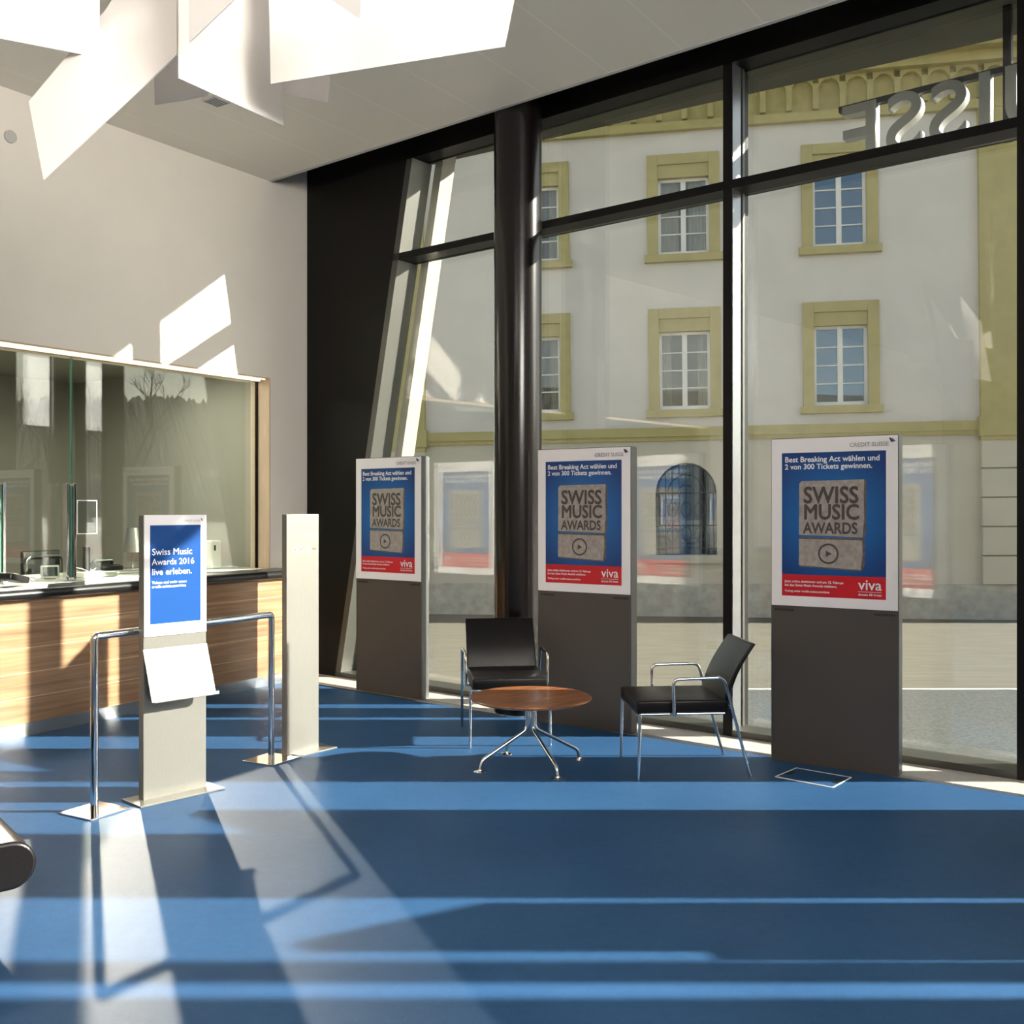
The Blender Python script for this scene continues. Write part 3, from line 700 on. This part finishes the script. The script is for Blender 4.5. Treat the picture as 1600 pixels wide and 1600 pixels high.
# ------------------------------------------------------------ chairs
def make_chair():
    root = empty('armchair', (0, 0, 0))
    st = MB(); st.box((0, -.06, .415), (.50, .54, .075), bevel=.014); st.build('seat', M['leather'], root, smooth=True)
    # back: gently curved slab
    mb = MB(); n = 12; prof = []
    for k in range(n + 1):
        t = k / n; prof.append((.175 + .15 * t + .03 * t * t - .02 * math.sin(math.pi * t), .41 + .365 * t))
    for k in range(n):
        (y0, z0), (y1, z1) = prof[k], prof[k + 1]
        t0, t1 = .036 - .012 * k / n, .036 - .012 * (k + 1) / n
        v = []
        for (yy, zz, tt) in ((y0, z0, t0), (y1, z1, t1)):
            for (dx, dy) in ((-.245, 0), (.245, 0), (.245, tt), (-.245, tt)): v.append(mb.bm.verts.new((dx, yy + dy, zz)))
        for i in range(4): mb.bm.faces.new((v[i], v[(i + 1) % 4], v[4 + (i + 1) % 4], v[4 + i]))
        if k == 0: mb.bm.faces.new(v[3::-1])
        if k == n - 1: mb.bm.faces.new(v[4:])
    bmesh.ops.remove_doubles(mb.bm, verts=mb.bm.verts[:], dist=1e-5)
    mb.build('backrest', M['leather'], root, smooth=True, bevel=.008)
    r = .0095
    for sx in (-1, 1):
        x = sx * .27
        MB().tube([(sx * .262, -.315, .375), (sx * .266, -.325, 0.002)], r).build('front_leg', M['chrome'], root, smooth=True)
        MB().tube([(sx * .24, -.10, .372), (x + sx * .008, -.12, .372), (x + sx * .01, -.125, .58), (x + sx * .01, .175, .585), (x, .335, .002)], r, fillet=.04).build('arm_and_rear_leg', M['chrome'], root, smooth=True)
    mb = MB(); mb.tube([(-.262, -.315, .372), (.262, -.315, .372)], .008)
    for sx in (-1, 1): mb.tube([(sx * .24, -.31, .372), (sx * .24, .19, .372)], .008)
    mb.tube([(-.27, .215, .41), (.27, .215, .41)], .008)
    mb.build('seat_frame', M['chrome'], root, smooth=True)
    return root
ch = make_chair(); ch.location = (-.050, 7.05, 0); ch.rotation_euler = (0, 0, R(7))
tag(ch, 'black leather chrome armchair facing the viewer behind the round table', 'armchair', 'armchairs at the coffee table')
c2 = copy_tree(ch); c2.location = (1.03, 6.195, 0); c2.rotation_euler = (0, 0, R(-85))
c2['label'] = 'black leather chrome armchair seen side-on, right of the round table'

# ------------------------------------------------------------ coffee table
ta = empty('coffee_table', (.115, 6.23, 0), R(26)); tag(ta, 'low round walnut coffee table on four splayed chrome legs', 'coffee table')
mb = MB(); mb.lathe([(.34, .400), (.368, .412), (.370, .418), (.366, .423)], (0, 0, 0), 96); mb.build('tabletop', M['walnut'], ta, smooth=True, rz=R(12))
for k in range(4):
    a = k * math.pi / 2; c, s = math.cos(a), math.sin(a)
    lg = MB().tube([(.028 * c, .028 * s, .40), (.028 * c, .028 * s, .225), (.325 * c, .325 * s, .068), (.34 * c, .34 * s, .010)], .0105, 14, .03).build('leg', M['chrome'], ta, smooth=True)
    MB().lathe([(.038, .001), (.038, .004), (.014, .011), (.012, .016)], (.34 * c, .34 * s, 0), 28).build('foot_disc', M['chrome'], lg, smooth=True)
mb = MB(); mb.lathe([(.05, .385), (.13, .390), (.13, .400)], (0, 0, 0), 32); mb.build('top_bracket', M['chrome'], ta, smooth=True)

# ------------------------------------------------------------ barrier rail
br = empty('barrier_rail', (-1.83, 5.835, 0)); tag(br, 'polished steel barrier rail on two square base plates before the counter', 'barrier')
pA, pB = Vector((-2.157, 5.29, 0)), Vector((-1.500, 6.38, 0)); bc = Vector((-1.83, 5.835, 0))
pa, pb = pA - bc, pB - bc
MB().tube([pa + Vector((0, 0, .008)), pa + Vector((0, 0, .905)), pb + Vector((0, 0, .905)), pb + Vector((0, 0, .008))], .020, 24, .022).build('tube', M['chrome'], br, smooth=True)
ang = math.atan2((pb - pa).y, (pb - pa).x)
for p in (pa, pb): MB().box((p.x, p.y, .004), (.245, .245, .008), rz=ang + R(2), bevel=.0015).build('base_plate', M['chrome'], br)

# ------------------------------------------------------------ leaflet kiosk
KW, KH, KT = .373, 1.53, .05
kd = Vector((.675, .737)).normalized(); kn = Vector((-kd.y, kd.x))
km = (Vector((-1.962, 5.45)) + Vector((-1.71, 5.725))) / 2 + kn * KT / 2
kk = empty('info_stand', (km.x, km.y, 0), math.atan2(kd.y, kd.x)); tag(kk, 'steel leaflet stand with blue poster and sloping shelf, in front of the barrier', 'info stand')
MB().box((0, 0, KH / 2 + .004), (KW, KT, KH - .008), bevel=.002).build('body', M['steel'], kk)
MB().box((0, -.01, .005), (.50, .21, .010), bevel=.002).build('base_plate', M['steel'], kk)
po = MB().box((0, -KT / 2 - .003, (0.879 + KH) / 2), (KW - .004, .008, KH - .879), bevel=.0015).build('poster_frame', M['poster_white'], kk)
yk = -KT / 2 - .0075
MB().box((-.002, yk, (.945 + 1.475) / 2), (.300, .0012, .53)).build('blue_print', M['print_blue2'], po)
yk -= .0012
text('Swiss Music', po, M['print_white'], -.143, yk, 1.315, width=.235, bold=.009)
text('Awards 2016', po, M['print_white'], -.143, yk, 1.262, width=.250, bold=.009)
text('live erleben.', po, M['print_white'], -.143, yk, 1.208, width=.232, bold=.009)
text('Tickets und mehr unter:', po, M['print_white'], -.143, yk, 1.160, width=.205, bold=.009)
text('credit-suisse.com/viva', po, M['print_white'], -.143, yk, 1.138, width=.200, bold=.009)
text('CREDIT SUISSE', po, M['print_grey'], .045, yk, KH - .037, width=.10)
mb = MB(); mb.prism([(.148, yk, KH - .018), (.152, yk, KH - .018), (.162, yk, KH - .032), (.154, yk, KH - .032)], (0, -.0005, 0)); mb.build('sail_mark', M['print_navy'], po)
# sloping leaflet shelf
mb = MB(); y0, z0, y1, z1 = -KT / 2 - .002, .812, -KT / 2 - .100, .540
mb.prism([(-KW / 2 - .003, y0, z0), (KW / 2 + .003, y0, z0), (KW / 2 + .003, y1, z1), (-KW / 2 - .003, y1, z1)], (0, .003, .001))
mb.prism([(-KW / 2 - .003, y1, z1), (KW / 2 + .003, y1, z1), (KW / 2 + .003, y1 - .030, z1 + .004), (-KW / 2 - .003, y1 - .030, z1 + .004)], (0, .0, .003))
mb.prism([(-KW / 2 - .003, y1 - .030, z1 + .004), (KW / 2 + .003, y1 - .030, z1 + .004), (KW / 2 + .003, y1 - .030, z1 + .022), (-KW / 2 - .003, y1 - .030, z1 + .022)], (0, .002, .0))
for sx in (-.12, .12): mb.box((sx, -KT / 2 - .018, .62), (.006, .036, .10))
mb.build('leaflet_shelf', M['shelf_steel'], kk)

# ------------------------------------------------------------ queue stele
SW_, ST_ = .264, .045
qd = Vector((.62, .785)).normalized(); qn = Vector((-qd.y, qd.x))
qm = (Vector((-1.413, 6.44)) + Vector((-1.261, 6.656))) / 2 + qn * ST_ / 2
qs = empty('queue_sign', (qm.x, qm.y, 0), math.atan2(qd.y, qd.x)); tag(qs, 'slim brushed steel stele with small white symbols, right of the barrier', 'sign stand')
MB().box((0, 0, KH / 2 + .004), (SW_, ST_, KH - .008), bevel=.002).build('body', M['steel'], qs)
MB().box((0.075, .0, .005), (.32, .17, .010), bevel=.002).build('base_plate', M['steel'], qs)
yq = -ST_ / 2 - .0005
text('Bitte hier warten', qs, M['print_white'], .0, yq, 1.395, width=.115, bold=.01)
mb = MB()
for k in range(3):
    x = -.075 + k * .052; z = 1.305
    mb.tube([(x, yq, z - .018), (x, yq, z + .018), (x + .012, yq, z + .018), (x + .022, yq, z), (x + .012, yq, z - .018), (x, yq, z - .018)], .0022, 6)
    mb.box((x + .028, yq, z), (.010, .001, .012))
mb.build('symbol', M['print_white'], qs)
mb = MB(); mb.tube([(.108, yq, 1.305), (.078, yq, 1.305), (.085, yq, 1.313)], .002, 6); mb.build('arrow', M['print_red'], qs)

# ------------------------------------------------------------ counter
# front face line from far end to near end
cf = Vector((-1.98, 9.33, 0)); cnr = Vector((-3.363, 6.97, 0)); cdir = (cnr - cf).normalized()
cnear = cf + cdir * 7.0
cnrm = Vector((-cdir.y, cdir.x, 0));
if cnrm.dot(WN) < 0: cnrm = -cnrm
def cq(mb, a0, a1, z0, z1, depth_out, back):   # slab following the front line
    A, Bv = cf + cdir * a0 + cnrm * depth_out, cf + cdir * a1 + cnrm * depth_out
    mb.prism([(A.x, A.y, z0), (Bv.x, Bv.y, z0), (Bv.x - cnrm.x * back, Bv.y - cnrm.y * back, z0), (A.x - cnrm.x * back, A.y - cnrm.y * back, z0)], (0, 0, z1 - z0)); return mb
co = empty('teller_counter', (cf.x, cf.y, 0)); tag(co, 'long teller counter of striped veneer with steel plinth and black rounded top', 'counter')
ca = math.atan2(cdir.y, cdir.x)
BK = .262
fr_ = MB(); fr_.box((3.5, (BK / 2) * (-1), (.095 + .945) / 2), (7.0, BK, .85)); wd = fr_.build('veneer_front', M['wood'], co, rz=ca)
sgn = 1 if Vector((-math.sin(ca), math.cos(ca), 0)).dot(cnrm) > 0 else -1
def cl(mb_fn, name, m, **k):
    mb = MB(); mb_fn(mb); o = mb.build(name, m, co, rz=ca, **k); return o
bpy.data.objects.remove(wd)
cl(lambda mb: mb.box((3.5, -sgn * BK / 2, .52), (7.0, BK, .85)), 'veneer_front', M['wood'])
cl(lambda mb: [mb.box((3.5, sgn * .001, z), (7.0, .002, .006)) for z in (.27, .44, .61, .78)], 'veneer_joint', M['wood_line'])
cl(lambda mb: mb.box((3.5, -sgn * (BK / 2 + .006), .048), (7.0, BK - .012, .094)), 'plinth', M['plinth'])
def top(mb):
    mb.box((3.48, -sgn * (.10), .982), (7.06, .36, .076), bevel=.036)
cl(top, 'countertop', M['counter_black'], smooth=True)
# inner desk continuing through the opening
dk = MB(); k0 = cf - cnrm * .288 + cdir * .2; k1 = cf - cnrm * .288 + cdir * 6.0
dk.prism([wal(-.02, -1, .985), wal(-6.1, -1, .985), Vector((k1.x, k1.y, .985)), Vector((k0.x, k0.y, .985)), wal(-.02, -.02, .985)], (0, 0, .033)); tag(dk.build('inner_desk', M['desk']), 'pale desk top behind and under the teller glass', 'desk')
# glass screen clamps on the counter
def gpt(px, o, z): # point on a line offset o from wall plane at pixel column px
    r = (px - 800) / 1600; p = wal(0, o); s = (r * p.y - p.x) / (WT.x - r * WT.y); return wal(s, o, z)
for i, (px, lab) in enumerate(((108, 'steel and glass clamp post at the teller glass seam'), (-3, 'steel clamp post at the far left of the teller glass'))):
    p = gpt(px, -.06, 1.02); e_ = empty('clamp_post', p, WANG); tag(e_, lab, 'post', 'clamp posts on the counter')
    MB().box((-.026, 0, .37), (.022, .05, .74), bevel=.003).build('steel_profile', M['chrome'], e_)
    MB().box((.035, 0, .37), (.022, .05, .74), bevel=.003).build('steel_profile', M['chrome'], e_)
    MB().box((.004, 0, .37), (.012, .045, .70)).build('glass_fin', M['edge_glass'], e_)

# ------------------------------------------------------------ things on and behind the counter
D = 1.019
def put(name, px, o, z, lab, cat, group=None, rz=0.0):
    p = gpt(px, o, z); e_ = empty(name, p, WANG + rz); return tag(e_, lab, cat, group)
e_ = put('card_terminal', 22, .05, 1.021, 'black card terminal lying on the black countertop at the left edge', 'card terminal', rz=R(20))
MB().box((0, 0, .047), (.20, .11, .05), rot=Matrix.Rotation(R(12), 4, 'Y'), bevel=.012).build('body', M['black_plastic'], e_)
mb = MB()
for i in range(3):
    for j in range(4): mb.box((-.05 + i * .022, -.035 + j * .022, .084 + .0046 * (-i)), (.014, .014, .006))
mb.build('key', M['grey_plastic'], e_)
e_ = put('small_display', 78, -.30, D, 'small grey tilted display beside the teller glass seam', 'display', rz=R(-25))
MB().box((0, 0, .058), (.135, .018, .10), rot=Matrix.Rotation(R(-14), 4, 'X'), bevel=.004).build('housing', M['white_plastic'], e_)
MB().box((0, -.011, .060), (.105, .002, .072), rot=Matrix.Rotation(R(-14), 4, 'X')).build('screen', M['screen'], e_)
MB().box((0, .02, .006), (.08, .06, .010)).build('stand', M['grey_plastic'], e_)
e_ = put('flat_tray', 145, -.30, D, 'flat pale tray lying behind the teller glass left of the lamp', 'tray')
MB().box((0, 0, .02), (.30, .22, .038), bevel=.006).build('tray_body', M['white_plastic'], e_)
e_ = put('paper_stack', 38, -.60, D, 'loose white papers lying on the desk behind the left teller pane', 'papers')
for k in range(3): MB().box((.03 * k, .01 * k, .003 + .004 * k), (.30, .21, .003), rz=.15 * k).build('sheet', M['print_white'], e_)
e_ = put('desk_lamp', 207, -.85, D, 'small desk lamp with conical metal shade behind the steel info stand', 'lamp')
MB().lathe([(.07, 0), (.07, .012), (.012, .02)], (0, 0, 0), 32).build('base', M['chrome'], e_, smooth=True)
MB().cyl((0, 0, .015), (0, 0, .20), .007, n=12).build('stem', M['chrome'], e_, smooth=True)
MB().lathe([(.085, .16), (.045, .375), (.043, .375), (.083, .162)], (0, 0, 0), 40).build('shade', M['steel'], e_, smooth=True)
e_ = put('white_device', 331, -.42, D, 'upright white plastic device on the desk behind the steel info stand', 'device')
MB().box((0, 0, .13), (.13, .13, .26), bevel=.022).build('housing', M['white_plastic'], e_)
MB().box((-.02, -.066, .19), (.02, .004, .05)).build('slot', M['slot'], e_)
e_ = put('keyboard', 195, -.48, D, 'pale keyboard on the desk behind the teller glass', 'keyboard')
MB().box((0, 0, .010), (.42, .15, .018), bevel=.004).build('case', M['white_plastic'], e_)
mb = MB()
for i in range(15):
    for j in range(5): mb.box((-.185 + i * .0265, -.055 + j * .027, .021), (.022, .022, .006))
mb.build('key', M['grey_plastic'], e_)
e_ = put('telephone', 165, -.76, D, 'black desk telephone with curly cord behind the keyboard', 'telephone')
MB().box((0, 0, .045), (.22, .20, .05), rot=Matrix.Rotation(R(10), 4, 'X'), bevel=.01).build('body', M['black_plastic'], e_)
MB().tube([(-.12, 0, .075), (-.11, 0, .10), (.06, 0, .10), (.07, 0, .075)], .018, 12, .03).build('handset', M['black_plastic'], e_, smooth=True)
MB().tube([(.07 + .02 * t + .012 * math.cos(t * 9), .012 * math.sin(t * 9), .08 - .017 * t) for t in [k * .1 for k in range(40)]], .003, 6).build('cord', M['print_white'], e_, smooth=True)
e_ = put('cable', 124, -.58, D, 'thin white cable looped on the desk by the clamp post', 'cable')
MB().tube([(  .09 * math.cos(t) + .01 * t, .05 * math.sin(t), .012 + .05 * abs(math.sin(t * .7))) for t in [k * .25 for k in range(24)]], .004, 6).build('loop', M['print_white'], e_, smooth=True)
e_ = put('stand_monitor', 135, -.84, D, 'small dark upright screen edge-on behind the tray', 'screen', rz=R(70))
MB().box((0, 0, .12), (.20, .015, .20), bevel=.003).build('panel', M['black_plastic'], e_)
MB().box((0, 0, .01), (.08, .10, .012)).build('foot', M['black_plastic'], e_)
p = gpt(136, GO + .008, 1.50); e_ = empty('notice_holder', p, WANG); tag(e_, 'clear notice holder fixed to the teller glass above the clamp post', 'notice')
mb = MB()
for sx in (-1, 1): mb.box((sx * .085, 0, 0), (.006, .006, .26))
for sz in (-1, 1): mb.box((0, 0, sz * .13), (.176, .006, .006))
mb.build('rim', M['print_white'], e_)
MB().box((0, 0, 0), (.165, .002, .25)).build('sheet', glass_mat('clear acrylic', (.9, .93, .93), .08, .9), e_)
# office chair
p = gpt(95, -1.15, 0); e_ = empty('office_chair', (p.x, p.y, 0), WANG + R(15)); tag(e_, 'black mesh office chair with chrome hoop behind the teller glass', 'office chair')
MB().box((0, 0, .50), (.48, .48, .07), bevel=.025).build('seat', M['black_plastic'], e_, smooth=True)
MB().box((0, .22, .92), (.44, .04, .56), bevel=.018).build('backrest', M['black_plastic'], e_, smooth=True)
MB().tube([(-.21, .18, .78), (-.21, .17, 1.15), (.21, .17, 1.15), (.21, .18, .78)], .012, 12, .07).build('hoop', M['chrome'], e_, smooth=True)
MB().cyl((0, 0, .08), (0, 0, .47), .025).build('stem', M['chrome'], e_)
mb = MB()
for k in range(5): a = k * 2 * math.pi / 5; mb.tube([(0, 0, .10), (.28 * math.cos(a), .28 * math.sin(a), .05)], .018, 8)
mb.build('star_base', M['chrome'], e_)
mb = MB()
for k in range(5): a = k * 2 * math.pi / 5; mb.cyl((.28 * math.cos(a) - .02, .28 * math.sin(a), .03), (.28 * math.cos(a) + .02, .28 * math.sin(a), .03), .03)
mb.build('castor', M['black_plastic'], e_)

# ------------------------------------------------------------ bench end at the left edge
bn = empty('bench', (-1.85, 3.72, 0)); tag(bn, 'black leather bench with rolled edge cut off by the left frame edge', 'bench')
ax = Vector((-.63, .78, 0)).normalized(); sd2 = Vector((-.78, -.63, 0)).normalized()
rr = .088
mb = MB(); prof = []
for k in range(17): t = -math.pi / 2 + math.pi * k / 16; prof.append((-rr * math.cos(t) * -1, rr * math.sin(t)))
poly = [(Vector((a, b))) for a, b in prof]
cz = .262
front = [Vector((.03, 0, cz)) + (-sd2) * a.x + Vector((0, 0, a.y)) for a in poly]
front = front + [Vector((.03, 0, cz)) + sd2 * .75 + Vector((0, 0, rr)), Vector((.03, 0, cz)) + sd2 * .75 - Vector((0, 0, rr))]
mb.prism(front, ax * 1.7)
mb.build('seat_pad', M['leather'], bn, smooth=True, bevel=.012)
for i, a in enumerate((.35, 1.4)):
    p0 = ax * a + sd2 * .55; MB().tube([p0 + Vector((0, 0, .002)), p0 + Vector((0, 0, cz - rr + .002))], .015).build('leg', M['chrome'], bn, smooth=True)
    p0 = ax * a + sd2 * .15; MB().tube([p0 + Vector((0, 0, .002)), p0 + Vector((0, 0, cz - rr + .002))], .015).build('leg', M['chrome'], bn, smooth=True)

# ------------------------------------------------------------ faceted pendant lamp
def unp(px, py, Y): return Vector(((px - 800) / 1600 * Y, Y, 1.56 + (796 - py) / 1600 * Y))
pc = unp(400, -60, 3.3)
pl = empty('pendant_lamp', (pc.x, pc.y, 2.6)); tag(pl, 'large white pendant lamp folded from angular sheets below the ceiling', 'pendant lamp')
def sheet(pts):
    v = [unp(*p) for p in pts]
    n = (v[1] - v[0]).cross(v[2] - v[0]).normalized()
    # flatten onto the plane of the first three points along view rays
    out = []
    o = Vector((0, 0, 1.56))
    for q in v:
        d = q - o; t = (v[0] - o).dot(n) / d.dot(n); out.append(o + d * t)
    mb = MB(); mb.prism([p - Vector(pl.location) for p in out], n * .004); return mb.build('shade_sheet', M['paper'], pl)
sheet([(46, 160, 3.35), (69, 281, 3.15), (277, 87, 3.30), (277, -120, 0), (190, -60, 0)][0:3] + [(277, -150, 3.3), (165, 18, 3.4)])
sheet([(-160, 30, 3.0), (154, 90, 3.45), (156, -140, 3.40), (-160, -200, 3.0)])
sheet([(277, -160, 3.25), (278, 123, 3.15), (442, 197, 3.55), (438, 90, 3.5), (418, -160, 3.5)])
sheet([(418, -160, 3.35), (424, 132, 3.30), (789, 74, 3.05), (812, -40, 3.0), (790, -180, 3.1)])
sheet([(440, 60, 3.75), (440, 146, 3.75), (514, 161, 3.65), (518, 60, 3.65)])
sheet([(241, 60, 3.9), (243, 165, 3.9), (328, 150, 3.75), (330, 40, 3.75)])
sheet([(295, -80, 3.05), (297, 67, 3.02), (410, -40, 2.9), (400, -120, 2.9)])
sheet([(430, -60, 2.95), (564, 31, 2.85), (570, -120, 2.8), (440, -150, 2.9)])
sheet([(150, -140, 3.6), (190, 60, 3.55), (300, 90, 3.7), (430, 20, 3.8), (420, -160, 3.9)])
o = MB().tube([(0, 0, 1.1), (0, 0, CEIL - 2.6 + .01)], .008).build('suspension_rod', M['chrome'], pl)
bl_ = bpy.data.lights.new('pendant_bulb', 'POINT'); bl_.energy = .5; bl_.color = (1, .84, .72); bl_.shadow_soft_size = .09
bo = bpy.data.objects.new('pendant_bulb', bl_); C.objects.link(bo); bo.location = unp(400, -70, 3.15)
for dx in (-.7, .8):
    l2 = bpy.data.lights.new('pendant_bulb', 'POINT'); l2.energy = 0.35; l2.color = (1, .86, .75); l2.shadow_soft_size = .09
    b2 = bpy.data.objects.new('pendant_bulb', l2); C.objects.link(b2); b2.location = unp(400, -110, 3.2) + Vector((dx * .7, -.25, 0))

# small ceiling and wall fittings
p = unp(338, 157, 3.02 * 1600 / 639); e_ = empty('ceiling_vent', (p.x, p.y, CEIL), WANG); tag(e_, 'small grey grille in the ceiling behind the pendant lamp', 'ceiling vent')
MB().box((0, 0, -.006), (.15, .15, .012), bevel=.002).build('frame', M['ceil_trim'], e_)
mb = MB()
for k in range(6): mb.box((-.055 + k * .022, 0, -.014), (.008, .12, .006))
mb.build('slat', M['grey_plastic'], e_)
r_ = (15 - 800) / 1600; s_ = (r_ * WP.y - WP.x) / (WT.x - r_ * WT.y); p = wal(s_, 0, 0); zz = 1.56 + (796 - 214) / 1600 * p.y
mb = MB(); mb.cyl((p.x, p.y, zz), (p.x + WN.x * .02, p.y + WN.y * .02, zz), .045, n=32)
tag(mb.build('wall_sensor', M['ceil_trim'], smooth=True), 'small round grey sensor high on the white wall', 'sensor')

# lettering as real meshes
bpy.context.view_layer.update()
dg = bpy.context.evaluated_depsgraph_get(); cache = {}
for o in [o for o in C.objects if o.type == 'FONT']:
    if o.data.name in cache: continue
    me = bpy.data.meshes.new_from_object(o.evaluated_get(dg)); cache[o.data.name] = me
    d = o.get('bold', 0)
    if d:
        bm = bmesh.new()
        for ci, (ax_, ay_) in enumerate(((-1, 0), (1, 0), (0, 1), (0, -1), (.7, .7), (-.7, .7), (.7, -.7), (-.7, -.7))):
            n0 = len(bm.verts); bm.from_mesh(me); bm.verts.ensure_lookup_table()
            for v in bm.verts[n0:]: v.co.x += ax_ * d; v.co.y += ay_ * d; v.co.z += .00004 * (ci + 1)
        bm.to_mesh(me); bm.free()
for o in [o for o in C.objects if o.type == 'FONT']:
    me = cache[o.data.name]; nm = o.name
    n = bpy.data.objects.new('tmp', me); C.objects.link(n); n.parent = o.parent; n.matrix_local = o.matrix_local.copy()
    n.location = o.location; n.rotation_euler = o.rotation_euler; n.scale = o.scale
    if o.name == 'letters': n.matrix_local = lm
    bpy.data.objects.remove(o); n.name = nm
